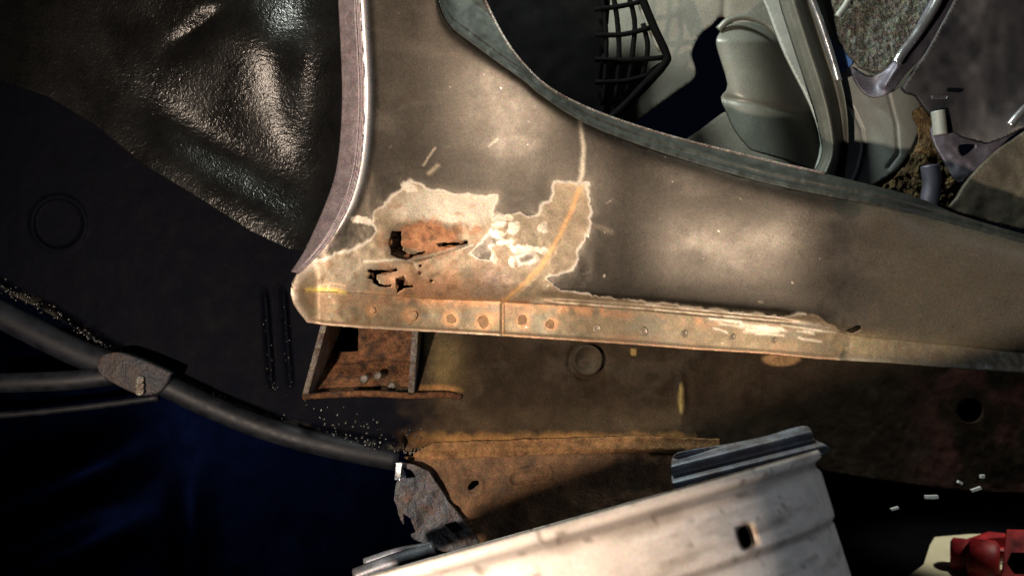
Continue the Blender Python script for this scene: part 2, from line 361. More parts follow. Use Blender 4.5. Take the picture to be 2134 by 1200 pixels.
def lerp(c, k, t): return c * (1 - t[:, None]) + np.array(k)[None] * t[:, None]
def stroke(c, u, v, pts, wdt, k, a, seed=0, brk=0.0):
    d = segdist(u + 2.5 * fbm(u, v, 14, seed), v + 2.5 * fbm(u, v, 14, seed + 3), pts)[0]
    t = a * np.exp(-(d / wdt) ** 2)
    if brk: t = t * ss(-brk, brk * .6, fbm(u, v, 26, seed + 7, 3))
    return lerp(c, k, t)
WH = (.74, .66, .54)
def body_paint(u, v):
    n = len(u); c = np.tile(np.array([.060, .052, .042]), (n, 1)); rg = .39 + .02 * fbm(u, v, 50, 201, 4); mt = np.full(n, .72)
    f1 = fbm(u, v, 60, 31, 4); f2 = fbm(u, v, 18, 33, 4); f3 = fbm(u, v, 7, 35, 3)
    c *= (1 + .12 * f1 + .10 * f3)[:, None]
    # dust smears on the paint
    dust = ss(.05, .55, fbm(u, v, 42, 41, 4, 1.6, .45)) * ss(300, 400, v) * (1 - ss(800, 860, u)) * .35
    c = lerp(c, (.36, .30, .22), dust)
    sb = np.where(inside(u, v, bare), -1, 1) * segdist(u, v, bare, True)[0]
    for isl in (isle1, isle2, isle3):
        s2 = sdf(u, v, isl); sb = np.maximum(sb, -s2)
    isb = 1 - ss(-1.5, 1.5, sb)
    bc = np.tile(np.array([.31, .240, .158]), (n, 1)) * (1 + .22 * f1 + .26 * f2 + .18 * f3)[:, None]
    # grey bare zinc, paler at the top flap
    bc = lerp(bc, (.52, .47, .38), .9 * ss(0, .5, gauss(u, v, 945, 428, 105, 34) + .12 * f2))
    bc = lerp(bc, (.33, .30, .23), .6 * gauss(u, v, 740, 560, 60, 40)); bc = lerp(bc, (.25, .21, .15), .6 * gauss(u, v, 1120, 500, 60, 60))
    # rust
    cy = np.interp(u, crease[:, 0], crease[:, 1]); bc = bc * (1 - ss(-2, 4, v - cy)[:, None] * np.array([.30, .30, .36])[None])
    r1 = .95 * ss(.25, .6, gauss(u, v, 890, 497, 62, 38, 8) + .22 * f2 + .12 * f3)
    bc = lerp(bc, (.42, .18, .085), r1 * (v > 452)); bc = bc * (1 + .45 * r1 * fbm(u, v, 7, 451, 3))[:, None]; bc = lerp(bc, (.30, .17, .09), .7 * ss(.15, .6, fbm(u, v, 22, 453, 4)) * ss(.2, .6, gauss(u, v, 860, 560, 210, 90))); bc = lerp(bc, (.58, .29, .14), .8 * r1 * ss(-.1, .4, fbm(u, v, 12, 55, 4))); bc = lerp(bc, (.15, .075, .04), .8 * ss(.15, .5, fbm(u, v, 9, 57, 4)) * r1); bc = lerp(bc, (.25, .12, .055), .8 * ss(.1, .45, fbm(u, v, 30, 51, 4)) * ss(.1, .5, gauss(u, v, 905, 475, 125, 55)))
    bc = lerp(bc, (.42, .20, .10), .7 * ss(-.1, .6, f1 + .5 * f2 + .2) * gauss(u, v, 850, 590, 130, 42))
    bc = lerp(bc, (.36, .19, .10), .55 * ss(-.2, .5, f1) * gauss(u, v, 960, 590, 110, 50))
    bc = lerp(bc, (.27, .20, .17), .6 * gauss(u, v, 1030, 580, 42, 40))
    bc = lerp(bc, (.50, .24, .11), .75 * np.exp(-((v - cy - 3) / 9) ** 2) * ss(-.5, .3, f2) * (u > 790) * (u < 1260)); bc = lerp(bc, (.44, .22, .11), .55 * np.exp(-((v - cy - 12) / 9) ** 2) * (u > 1000) * (u < 1500) * ss(-.3, .3, f2))
    bc = lerp(bc, (.38, .22, .13), .35 * ss(0, .4, fbm(u, v, 34, 61, 4, .5, 1.3)) * ss(0, 6, v - cy)); bc = lerp(bc, (.20, .19, .14), .6 * ss(0, .4, fbm(u, v, 30, 67, 4, .4, 1.5)) * ss(0, 6, v - cy)); bc = lerp(bc, (.20, .12, .06), .6 * ss(.1, .5, fbm(u, v, 13, 68, 4)) * ss(500, 560, v) * (u < 1060))
    by = np.interp(u, bottom[:, 0], bottom[:, 1])
    bc = lerp(bc, (.56, .33, .20), .8 * np.exp(-((by - v) / 5.5) ** 2))
    bc = lerp(bc, (.62, .50, .38), .7 * np.exp(-((by - v - 1) / 3.5) ** 2) * (u < 1050))
    for (x, y, q_) in ((775, 646, 15), (856, 656, 19), (939, 664, 20), (1011, 668, 25), (1090, 668, 18), (1150, 674, 17)): bc = lerp(bc, (.46, .25, .12), .85 * ss(.2, .8, gauss(u, v, x, y, q_, q_) + .2 * f2))
    bc = stroke(bc, u, v, seamline, 5.0, (.62, .36, .16), 1.0, 71)
    bc = stroke(bc, u, v, seamline + np.array([9, 2]), 3.0, (.58, .46, .28), .5, 72, .2)
    bc = stroke(bc, u, v, [(1047, 622), (1046, 700)], 2.6, (.66, .40, .20), .9, 73)
    bc = stroke(bc, u, v, [(690, 600), (900, 622), (1047, 628)], 2.5, (.55, .33, .17), .7, 74, .3)
    bc = stroke(bc, u, v, [(640, 604), (680, 602), (718, 610)], 4.5, (.62, .47, .12), .9, 75)
    bc = stroke(bc, u, v, [(660, 598), (690, 590), (720, 596), (712, 604)], 2, (.6, .42, .26), .8, 76)
    bc = stroke(bc, u, v, [(760, 545), (850, 540), (905, 530), (960, 515), (985, 512)], 2.6, WH, .75, 77)
    bc = stroke(bc, u, v, [(845, 541), (862, 545), (870, 560)], 1.6, WH, .5, 79)
    c = lerp(c, (0, 0, 0), isb * 0); c = c * (1 - isb[:, None]) + bc * isb[:, None]
    rg = rg + isb * .12; mt = mt - isb * .25
    # feathered white primer line where the paint ends
    wob = np.clip(1.0 + 1.3 * fbm(u, v, 28, 431, 3), .35, 2.2)
    edge = np.exp(-((sb - .5) / (2.3 * wob)) ** 2) * (v < 700) * (u < 1680) * (u > 612)
    edge = edge * (1 - .25 * ss(600, 640, v))
    feather = .14 * np.exp(-((sb - 5) / 9.0) ** 2) * (v < 600) * (sb > 0)
    c = lerp(c, (.30, .26, .20), feather); c = lerp(c, WH, np.clip(edge, 0, 1) * 1.0)
    for (x, y, a, b, g, k) in ((750, 458, 26, 10, 8, 1), (852, 389, 17, 12, 30, 1), (1055, 453, 16, 7, 0, .9), (1043, 468, 18, 8, -10, 1), (1068, 475, 14, 16, 10, .9), (1095, 518, 38, 10, 4, 1), (1050, 505, 22, 7, -10, .9),
                             (1130, 475, 9, 11, 20, .6), (1133, 522, 9, 8, 0, .6), (1040, 488, 22, 9, 0, .55), (1030, 540, 8, 12, 0, .6), (1066, 545, 6, 12, 0, .9)):
        g_ = gauss(u, v, x, y, a, b, g) + .30 * f2 + .35 * f3; c = lerp(c, WH, k * ss(.36, .58, g_) * ss(-1.1, -.2, fbm(u, v, 9, 81, 3, .4, 2)))
    # seam above the sill flange: thin pale lines, smeared filler at the far end
    c = stroke(c, u, v, [(1060, 626), (1200, 634), (1350, 645), (1520, 660), (1640, 672)], 2.6, (.66, .56, .42), .8, 91, .35)
    rng = np.random.default_rng(4)
    for i in range(26):
        x = rng.uniform(1480, 1730); y = 652 + (x - 1480) * .10 + rng.uniform(-4, 34); L = rng.uniform(18, 60)
        c = stroke(c, u, v, [(x - L / 2, y - 2), (x + L / 2, y + 3 + rng.uniform(-4, 4))], rng.uniform(1.6, 4), (.68, .62, .50), rng.uniform(.45, .9), 100 + i)
    # scratches, stains and one darker patch
    c = lerp(c, (.17, .15, .125), .28 * ss(.05, .6, fbm(u, v, 60, 401, 5, .5, 1.2)) * (1 - isb)); c = lerp(c, (.03, .027, .024), .28 * ss(.15, .6, fbm(u, v, 38, 405, 5)) * (1 - isb))
    rs = np.random.default_rng(21)
    for i in range(34):
        x = rs.uniform(780, 2050); y = rs.uniform(60, 640); a = rs.uniform(-.5, .9); L = rs.uniform(6, 26)
        if y < np.interp(x, door_in[:, 0], door_in[:, 1]) + 10: continue
        c = stroke(c, u, v, [(x, y), (x + L * math.cos(a), y - L * math.sin(a))], rs.uniform(.9, 2.0), (.34, .30, .24) if i % 3 else (.02, .018, .015), rs.uniform(.25, .6), 500 + i)
    c = stroke(c, u, v, [(1208, 250), (1216, 300), (1214, 345), (1208, 385)], 4.5, (.40, .36, .28), .75, 92)
    c = stroke(c, u, v, [(883, 345), (906, 308)], 2, (.5, .43, .32), .7, 93); c = stroke(c, u, v, [(893, 362), (912, 346)], 4, (.42, .36, .26), .6, 94)
    c = stroke(c, u, v, [(1240, 470), (1275, 485)], 6, (.32, .27, .2), .35, 95)
    for i in range(9):
        x = 1215 + i * 15; c = stroke(c, u, v, [(x, 262 + i * 5), (x + 10, 300 + i * 4 + 12 * (i % 2)), (x + 4, 322 + i * 3)], 3.5, (.035, .035, .03), .55 - .03 * i, 120 + i, .5)
    c = stroke(c, u, v, [(1135, 200), (1150, 225), (1170, 232)], 13, (.05, .055, .035), .55, 96, .5)
    c = lerp(c, (.03, .035, .03), .75 * ss(.35, .7, gauss(u, v, 1765, 432, 42, 26, 15) + .15 * f2))  # soft dark oval patch just below the door opening
    # weathered dirt on the sill's far end, lightened to offset torch falloff
    far = ss(1735, 1775, u); band = np.exp(-((v - cy - 18) / 26) ** 2)
    far = ss(1700, 1800, u + 34 * f2); mk = far * np.clip(band * 1.3, 0, 1); mt = mt * (1 - far)
    mud = np.tile(np.array([.44, .36, .22]), (n, 1)) * (1 + .3 * f2 + .3 * fbm(u, v, 22, 131, 3, 1.8, .5))[:, None]
    mud = lerp(mud, (.42, .32, .11), .5 * ss(.1, .6, fbm(u, v, 26, 133, 3))); mud = lerp(mud, (.36, .19, .10), .5 * ss(.1, .6, fbm(u, v, 20, 135, 3)))
    c = c * (1 - mk[:, None]) + mud * mk[:, None]
    c = lerp(c, (.50, .46, .34), far * .8 * np.exp(-((by - v - 3) / 7) ** 2))
    c = lerp(c, (.17, .125, .075), .3 * ss(.0, .7, fbm(u, v, 38, 141, 4)) * ss(1780, 1850, u) * ss(500, 620, v))
    c = lerp(c, (.115, .102, .076), .7 * ss(1740, 1900, u)); mt = mt * (1 - .5 * ss(1740, 1900, u))
    # chipped bead of the wheel arch, its bright highlight painted in as pale colour
    e = np.interp(v, lipR[:, 1], lipR[:, 0]); r = u - e
    bd = np.exp(-((r - 7) / 8) ** 2) * ss(-1.1, -.3, f2) * (1 - ss(410, 500, v))
    c = lerp(c, (.80, .80, .82), .95 * bd); rg = rg - .12 * bd; mt = mt * (1 - .7 * bd)
    wl = (1 - ss(14, 30, r)) * ss(420, 470, v) * (v < 600); c = lerp(c, (.24, .20, .18), wl * .6 * ss(-.4, .4, f2))
    # pale rounded nose of the sill
    nose = np.exp(-(segdist(u, v, [(648, 552), (622, 580), (610, 605), (618, 640), (640, 670)])[0] / 9.0) ** 2)
    c = lerp(c, (.66, .56, .45), .8 * nose * ss(-.8, .1, f2))
    return {'paint': np.clip(c, .003, .85), 'rgh': np.clip(rg, .15, 1) + isb * r1 * .2, 'met': np.clip(mt, 0, 1) * (1 - np.clip(edge, 0, 1)) * (1 - isb * r1)}

H1 = [(816, 482), (836, 481), (837, 495), (837, 510), (840, 522), (855, 530), (875, 526), (886, 521), (880, 530), (861, 532), (857, 540), (845, 541), (825, 536), (815, 532), (811, 507)]
H2 = [(907, 508), (917, 505), (937, 506), (955, 504), (975, 501), (973, 508), (950, 511), (932, 513), (915, 514)]
H3 = [(765, 563), (775, 561), (790, 563), (812, 563), (827, 560), (828, 564), (815, 568), (795, 569), (785, 573), (785, 581), (790, 590), (800, 594), (815, 593), (814, 597), (800, 598), (787, 596), (778, 589), (775, 581), (767, 580), (769, 575), (773, 570)]
H4 = [(825, 580), (832, 579), (841, 577), (845, 585), (841, 594), (860, 594), (861, 599), (840, 602), (827, 610), (826, 595)]
H5 = [(1756, 696), (1766, 686), (1788, 677), (1795, 679), (1794, 686), (1772, 697)]
def ring(x, y, rx, ry, n=14, ang=0):
    t = np.linspace(0, 2 * np.pi, n, endpoint=False); c, s = math.cos(ang), math.sin(ang); return np.stack([x + rx * np.cos(t) * c - ry * np.sin(t) * s, y + rx * np.cos(t) * s + ry * np.sin(t) * c], -1)
holes = [rough(h, 2.6, 5, 3, 1.6) for h in (H1, H2, H3, H4)] + [np.array(H5, float), ring(876, 554, 3.4, 2.4), ring(875, 569, 3.6, 3.2), ring(899, 585, 3.2, 2.2)]

car = empty('car_body', (0, 0.1, 0.05), 'car body side with rusty holed sill between black wheel arch and open doorway', 'car')
ci = crease[crease[:, 0] > 604]
nose_in = [(640, 604), (616, 604), (608, 590), (616, 572)]
qp = np.vstack([[(742, -80)], lipR[1:], [(607, 590), (610, 606)], ci[1:], [(2240, 528)], door_in[::-1]])
quarter = sheet('quarter_panel', qp, body_depth, M['body'], car, holes, 2.4, .0012, body_paint)
sheet('inner_sill', [(700, 440), (1040, 440), (1040, 640), (700, 640)], lambda u, v: body_depth(u, v) + 34 + 4 * fbm(u, v, 40, 3, 3), M['rust'], car, (), 5, .0015)
frng = np.random.default_rng(8)
for (x, y, a, L, wd) in ((848, 532, -20, 12, 7), (815, 505, 100, 14, 6), (935, 513, -8, 16, 5), (962, 505, -15, 10, 5), (777, 573, 70, 11, 5), (846, 588, 40, 9, 6), (828, 598, 100, 9, 5), (800, 570, 5, 12, 4)):
    ca, sa = math.cos(math.radians(a)), math.sin(math.radians(a)); ts = np.linspace(-1, 1, 7); V = []; F = []
    for i, t in enumerate(ts):
        wv = wd * (1 - .55 * t * t) * frng.uniform(.7, 1.2)
        for j, q_ in enumerate((0, .5, 1)):
            px = x + ca * t * L * .5 - sa * wv * (q_ - .4); py = y + sa * t * L * .5 + ca * wv * (q_ - .4)
            dq = float(body_depth(np.array([px]), np.array([py]))[0]); V.append(P(np.array([px]), np.array([py]), np.array([(dq - .5 - 2.6 * q_ * q_) * 1e-3]))[0])
    for i in range(6):
        for j in range(2): F.append((i * 3 + j, i * 3 + j + 1, i * 3 + j + 4, i * 3 + j + 3))
    k_ = len(V); V = V + [p_ + np.array([0, .0006, 0]) for p_ in V]; F = F + [tuple(q + k_ for q in f[::-1]) for f in F]
    mesh_from('rust_flake', V, F, M['orange_rust'], quarter)
fl = np.vstack([[(606, 598)], ci - np.array([0, 4]), bottom[::-1], [(626, 655), (612, 635), (605, 612)]])
flange = sheet('sill_flange', rough(fl, .8, 9, 5, 6), lambda u, v: body_depth(u, v) + .35, M['body'], car, (), 2.4, .0025, body_paint)
for (x, y, r, kind) in ((775, 646, 9, 0), (856, 656, 13, 0), (939, 664, 14, 0), (1011, 668, 17, 0), (1090, 668, 13, 0), (1150, 674, 11, 0), (1245, 684, 9, 1), (1343, 690, 9, 1), (1427, 694, 8, 1), (1527, 701, 7, 1), (1613, 708, 7, 1)):
    uu, vv = np.array([float(x)]), np.array([float(y)]); p = P(uu, vv, body_depth(uu, vv) * 1e-3 + .0003)[0]; R = r * K
    prof = [(R, -.0005), (R * .8, .0001), (R * .5, .0004), (R * .25, .00045)] if kind == 0 else [(R, 0), (R * .85, .0011), (R * .6, .0010), (R * .35, .0002)]
    o = lathe('spot_weld', p, (0.0, -1, 0), prof, M['weld'] if kind == 0 else M['dimple'], flange, 18, .22, x)
    if kind: o['label'] = 'bare dimpled spot weld'

# wheel arch edge: folded lip with a double groove
def lip_depth(u, v):
    a = np.interp(v, lipL[:, 1], lipL[:, 0]); b = np.interp(v, lipR[:, 1], lipR[:, 0]); t = (u - a) / (b - a + 1e-6)
    base = body_depth(b + 2, v)
    return base + 12 * (1 - np.clip(t, 0, 1)) ** 1.3 - 1.5 + 2.8 * np.exp(-((b - u - 4) / 2.2) ** 2) + 1.8 * np.exp(-((b - u + 3) / 2.0) ** 2) + .5 * fbm(u, v, 12, 3, 3)
lp = np.vstack([lipL, lipR[::-1] + np.array([5, 0])])
sheet('arch_lip', lp, lip_depth, M['lip'], car, (), 2.4, .0015)

# wheel arch liner: bulging sheet under thick underseal
lin_low = [(606, 566), (640, 524), (600, 519), (520, 482), (400, 404), (300, 345), (200, 262), (100, 202), (0, 166), (-80, 140)]
def liner_depth(u, v):
    b = np.interp(v, lipL[:, 1], lipL[:, 0])
    d = 40 + .03 * (640 - u) - .03 * (v - 300)
    d = d - 22 * gauss(u, v, 515, 70, 150, 105, 25) - 12 * gauss(u, v, 330, -30, 130, 55, 10) + 7 * gauss(u, v, 420, 55, 70, 22, -35)
    d = d + 16 * gauss(u, v, 480, 320, 190, 70, 30) - 8 * gauss(u, v, 490, 405, 260, 62, 33)
    d = d + 9 * gauss(u, v, 640, 190, 50, 180) - 8 * np.exp(-np.clip(b - u, 0, 300) / 22.)
    d = d + .9 * fbm(u, v, 110, 3, 2) + .12 * fbm(u, v, 15, 5, 3, 1, 1.7)
    return d
sheet('wheel_arch_liner', np.vstack([lipL[:-2] + np.array([3, 0]), lin_low[1:], [(-80, -80)]]), liner_depth, M['underseal'], car, (), 3.0, .003)

# chassis rail behind the sill
rail_low = smooth([(-80, 560), (0, 603), (100, 652), (200, 712), (300, 768), (400, 817), (500, 858), (600, 893), (720, 922), (830, 938)], 4, False)
rail_poly = np.vstack([[(-80, 80), (640, 440), (700, 560), (2240, 600), (2240, 1035), (1980, 1020), (1800, 995), (1600, 960), (1330, 918), (1100, 925), (905, 940)], rail_low[::-1]])
def rail_depth(u, v):
    lo = np.interp(u, rail_low[:, 0], rail_low[:, 1], right=925)
    d = 100 + 10 * (1 - ss(500, 700, u)) + 0 * v
    rr = np.hypot(u - 122, (v - 466) * 1.0); d = d - 2.5 * np.exp(-((rr - 56) / 5) ** 2) + 2 * (rr < 50)
    for x0, x1 in ((552, 566), (590, 606)):
        xc = x0 + (x1 - x0) * (v - 600) / 200.; d = d - 7 * np.exp(-((u - xc) / 6) ** 2) * ss(590, 625, v) * (1 - ss(790, 812, v))
    d = d - 14 * np.exp(-((lo - v) / 16.) ** 2) * (u < 840)                          # rolled lower edge
    d = d - 10 * ss(840, 930, v) * ss(860, 920, u) * (1 - ss(1500, 1700, u))
    d = d - 5 * gauss(u, v, 1420, 822, 8, 34) - 6 * gauss(u, v, 960, 770, 60, 60) + 3 * np.exp(-((np.hypot((u - 1222), (v - 752)) - 36) / 5) ** 2)
    d = d + 1.0 * fbm(u, v, 60, 8, 3) + .5 * fbm(u, v, 14, 12, 3) * (.5 + (lo - v < 40))
    return d
def rail_paint(u, v):
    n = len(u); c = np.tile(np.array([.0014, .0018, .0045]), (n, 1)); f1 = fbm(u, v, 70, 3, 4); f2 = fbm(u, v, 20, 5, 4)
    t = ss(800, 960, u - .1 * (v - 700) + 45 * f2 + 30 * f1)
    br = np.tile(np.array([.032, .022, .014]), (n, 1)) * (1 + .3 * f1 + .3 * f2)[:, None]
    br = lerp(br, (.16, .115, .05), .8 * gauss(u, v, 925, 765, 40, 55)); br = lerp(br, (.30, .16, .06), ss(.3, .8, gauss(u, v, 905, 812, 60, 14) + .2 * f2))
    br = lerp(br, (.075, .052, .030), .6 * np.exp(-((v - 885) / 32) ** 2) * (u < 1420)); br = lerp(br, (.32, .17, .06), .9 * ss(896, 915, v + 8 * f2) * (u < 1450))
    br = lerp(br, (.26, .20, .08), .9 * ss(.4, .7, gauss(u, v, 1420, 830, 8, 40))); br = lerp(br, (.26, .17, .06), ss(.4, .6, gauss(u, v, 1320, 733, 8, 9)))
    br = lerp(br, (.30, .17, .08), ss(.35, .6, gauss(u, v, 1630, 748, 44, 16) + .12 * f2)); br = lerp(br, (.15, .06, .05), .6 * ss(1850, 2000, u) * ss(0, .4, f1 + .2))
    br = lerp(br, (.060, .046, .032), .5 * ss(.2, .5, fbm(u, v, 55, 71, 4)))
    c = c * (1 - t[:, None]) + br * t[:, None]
    lo = np.interp(u, rail_low[:, 0], rail_low[:, 1], right=940)
    ed = np.exp(-((lo - v - 8) / 9) ** 2) * (u < 900) * ss(-.1, .5, f2)
    c = lerp(c, (.10, .09, .07), .7 * ed)
    return {'paint': np.clip(c, .001, .8), 'rgh': .68 + .0 * t, 'met': np.full(n, .05)}
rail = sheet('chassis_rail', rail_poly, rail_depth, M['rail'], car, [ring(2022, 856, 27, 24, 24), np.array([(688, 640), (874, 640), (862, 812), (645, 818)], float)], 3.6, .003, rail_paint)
def at(u, v, d): return P(np.array([float(u)]), np.array([float(v)]), np.array([d * 1e-3]))[0]
lathe('drain_plug', at(1224, 750, 99), (-.05, -1, .05), [(33 * K * 1.1, 0), (32 * K * 1.1, .004), (27 * K * 1.1, .0045), (24 * K * 1.1, .0015), (8 * K, .0015)], M['plug'], rail, 32)

# gusset bracket under the sill nose
gus = []
sheet('bracket_back', rough([(650, 600), (900, 600), (900, 835), (620, 835)], 1.5, 12, 4, 5), lambda u, v: 134 + 2.2 * fbm(u, v, 40, 3, 3) + .9 * fbm(u, v, 9, 6, 3) - 5 * ss(750, 756, v + 4 * np.sin(u / 30.)) - 8 * gauss(u, v, 765, 795, 30, 14) - 18 * ss(752, 830, v), M['rust'], car, [rough([(672, 600), (748, 600), (746, 732), (670, 734)], 1.5, 8, 2, 3)], 3, .002)
def side_plate(ut, ub, dt, wpx, name):
    A = at(ut, 645, dt); B = at(ub, 824, 92); C = B * 1; D = A * 1; C[1] = D[1] = .136
    return slab(name, [A, B, C, D], wpx * K, M['steel_edge'], car)
side_plate(677, 629, 42, 13, 'bracket_side'); side_plate(861, 850, 42, 14, 'bracket_side')
tube('bracket_bead', path([(632, 826, 92), (700, 822, 90), (780, 820, 89), (850, 824, 90), (925, 822, 92), (960, 826, 97)]), .0032, M['rust'], car, 8)
for (x, y) in ((760, 790), (788, 783), (818, 806)):
    lathe('bolt_head', at(x, y, 111), (-.2, -1, .1), [(.0045, 0), (.0045, .003), (.003, .0042)], M['steel_edge'], car, 6)
# sparkling weld spatter along the edges: blobs of underseal
rng = np.random.default_rng(11)
def blobs(name, line, n, jit, r0, r1, m, dep, parent):
    q = smooth(line, 20, False); V = []; F = []
    for i in range(n):
        k = rng.integers(len(q)); x, y = q[k] + rng.normal(size=2) * jit; r = rng.uniform(r0, r1)
        p = at(x, y, dep if not callable(dep) else dep(x, y)); b = len(V)
        for (rr, h) in ((1, 0), (.8, .6), (.35, .95)):
            for t in range(6): V.append(p + np.array([math.cos(t * 1.047) * r * rr, -h * r * .8, math.sin(t * 1.047) * r * rr]))
        for L in range(2):
            for t in range(6): F.append((b + L * 6 + t, b + L * 6 + (t + 1) % 6, b + L * 6 + 6 + (t + 1) % 6, b + L * 6 + 6 + t))
        F.append(tuple(b + 12 + t for t in range(6)))
    o = mesh_from(name, V, F, m, parent); o['kind'] = 'stuff'; return o
M['spatter'] = mat('glossy_underseal_grit', (.016, .016, .015), .28, .0, speck=.6, mott=.3, spec=.9)
dd = lambda x, y: float(rail_depth(np.array([x]), np.array([y]))[0])
blobs('edge_grit', rail_low[:] - np.array([0, 6]), 330, 6.5, .0003, .0019, M['spatter'], lambda x, y: dd(x, y) - .3, car)
blobs('rib_grit', [(552, 600), (556, 700), (566, 800), (590, 815)], 26, 5, .0003, .0012, M['spatter'], lambda x, y: dd(x, y) - .5, car)
blobs('rib_grit', [(592, 640), (598, 720), (606, 810)], 22, 5, .0003, .0012, M['spatter'], lambda x, y: dd(x, y) - .5, car)
blobs('lower_grit', [(640, 850), (720, 880), (800, 900), (880, 930)], 70, 18, .0003, .0021, M['spatter'], lambda x, y: dd(x, y) - .3, car)

# rusty lower flange and crossmember bracket
sheet('rail_flange', rough([(862, 944), (905, 922), (1100, 915), (1345, 908), (1500, 915), (1500, 950), (1345, 942), (1100, 948), (900, 958), (862, 952)], 2, 14, 3, 5), lambda u, v: 86 + 1.5 * fbm(u, v, 22, 3, 3) - 3 * np.exp(-((v - 935) / 8) ** 2), M['flange_rust'], car, (), 3, .002)
def cm_depth(u, v):
    d = 93 + 2 * fbm(u, v, 50, 5, 3) + .6 * fbm(u, v, 12, 6, 3)
    s = segdist(u, v, [(1075, 998), (1132, 986)])[0]; d = d - 3.0 * np.exp(-((s - 16) / 5) ** 2) + 2.5 * np.exp(-(s / 7) ** 2)
    s = np.hypot(u - 985, v - 1012); return d - 2 * np.exp(-((s - 20) / 6) ** 2)
M['brown'] = mat('brown_surface_rust', (.17, .095, .05), .8, 0, tint=(.085, .055, .035), speck=.4, mott=.45, mott_size=60, bumps=((400, .7, .002),), spec=.3)
sheet('crossmember_bracket', rough([(838, 952), (900, 946), (1100, 936), (1345, 928), (1560, 936), (1500, 1120), (1005, 1160), (985, 1110), (930, 1040), (880, 975)], 2, 20, 6, 6), cm_depth, M['brown'], car, [rough([(975, 1012), (984, 1002), (996, 1000), (998, 1008), (984, 1020), (976, 1022)], 1.5, 6, 4, 2)], 3.2, .003)
sheet('torn_gusset', rough([(832, 962), (866, 968), (895, 985), (935, 1045), (960, 1075), (1000, 1128), (985, 1150), (925, 1150), (862, 1122), (836, 1085), (821, 1040), (828, 1000)], 3, 16, 7, 4), lambda u, v: 74 + .09 * (u - 830) + 5 * fbm(u, v, 40, 9, 3) + 1.5 * fbm(u, v, 12, 3, 3), M['crumple'], car, [rough([(840, 974), (858, 978), (866, 994), (846, 996)], 2, 8, 3, 2), rough([(840, 1070), (856, 1080), (866, 1108), (856, 1112), (842, 1092)], 2, 8, 5, 2), rough([(925, 1092), (950, 1086), (962, 1100), (945, 1112)], 2, 8, 6, 2)], 3, .002)
slab('gusset_tab', [at(826, 962, 66), at(838, 962, 66), at(834, 998, 66), at(823, 998, 66)], -.002, M['chrome'], car)
blobs('flange_grit', [(842, 944), (885, 936)], 16, 2.5, .0005, .0018, M['steel_edge'], lambda x, y: 84, car)

# pipes along the rail edge, clip where they meet
tube('brake_pipe', path([(-60, 630, 92), (0, 655, 92), (90, 700, 92), (170, 738, 92), (240, 762, 92)]), .0135, M['hose'], car, 16)
tube('brake_pipe', path([(320, 790, 90), (420, 838, 90), (520, 880, 90), (620, 912, 90), (720, 936, 92), (830, 957, 98)]), .0115, M['hose'], car, 16)
tube('cross_tube', path([(-60, 800, 80), (60, 796, 80), (150, 792, 82), (235, 782, 86)]), .0095, M['hose'], car, 16)
tube('thin_cable', path([(-60, 868, 110), (60, 860, 110), (200, 845, 108), (330, 828, 104)]), .0035, M['hose'], car, 8)
clip = sheet('pipe_clip', smooth([(205, 748), (228, 736), (262, 738), (345, 772), (352, 784), (330, 818), (290, 822), (240, 800), (208, 778)], 4), lambda u, v: 68 + 10 * np.exp(-((v - 738 - (u - 230) * .3) / 10) ** 2) * 0 + .06 * np.abs(v - 780) + .8 * fbm(u, v, 14, 3, 3), mat('greasy_dark_clip', (.022, .024, .032), .6, .2, tint=(.05, .03, .02), speck=.4, mott=.4, bumps=((300, .8, .002),)), car, (), 3, .012)
for y in (792, 804, 816): lathe('clip_screw', at(292, y, 66), (0, -1, .4), [(.0042, 0), (.0042, .0015), (.003, .002)], M['steel_edge'], clip, 10)

# dark panel low behind the pipes; blue tint and ridges imitate a blue sheen
def underbody_depth(u, v):
    t = (v - 1010 + .42 * (u - 130)); return 175 + .05 * u - (26 * np.exp(-(t / 75) ** 2) + 18 * np.exp(-((t - 150) / 60) ** 2)) * (1 - ss(120, 420, u)) - 10 * gauss(u, v, 395, 1100, 45, 130) + 1.5 * fbm(u, v, 120, 4, 3)
sheet('underbody_panel', [(-100, 640), (300, 760), (600, 850), (840, 900), (900, 1270), (-100, 1270)], underbody_depth, M['underbody'], car, (), 5, .004)

# ------------------------------------------------------------------ doorway
def flange_depth(u, v):
    di = np.interp(u, door_in[:, 0], door_in[:, 1]); q = di - v
    e = body_depth(u, di) ; t = np.clip(q / 40., -.2, 2)
    return e - 1 + 16 * t - 3.2 * np.exp(-((q - 20) / 5) ** 2) - 2.2 * np.exp(-((q - 4) / 3.5) ** 2) + 1.0 * fbm(u, v, 26, 5, 3)
dfp = np.vstack([door_out, door_in[::-1] + np.array([0, 5])])
sheet('door_flange', dfp, flange_depth, M['flange_grey'], car, (), 2.6, .002)
fe = smooth([(975, -80), (1010, 0), (1048, 75), (1090, 133), (1150, 187), (1250, 236), (1400, 285), (1600, 335), (1720, 362)], 8, False)
fd = flange_depth(fe[:, 0], fe[:, 1])
tube('flange_bead', P(fe[:, 0], fe[:, 1], fd * 1e-3), .0013, M['steel_edge'], car, 8)

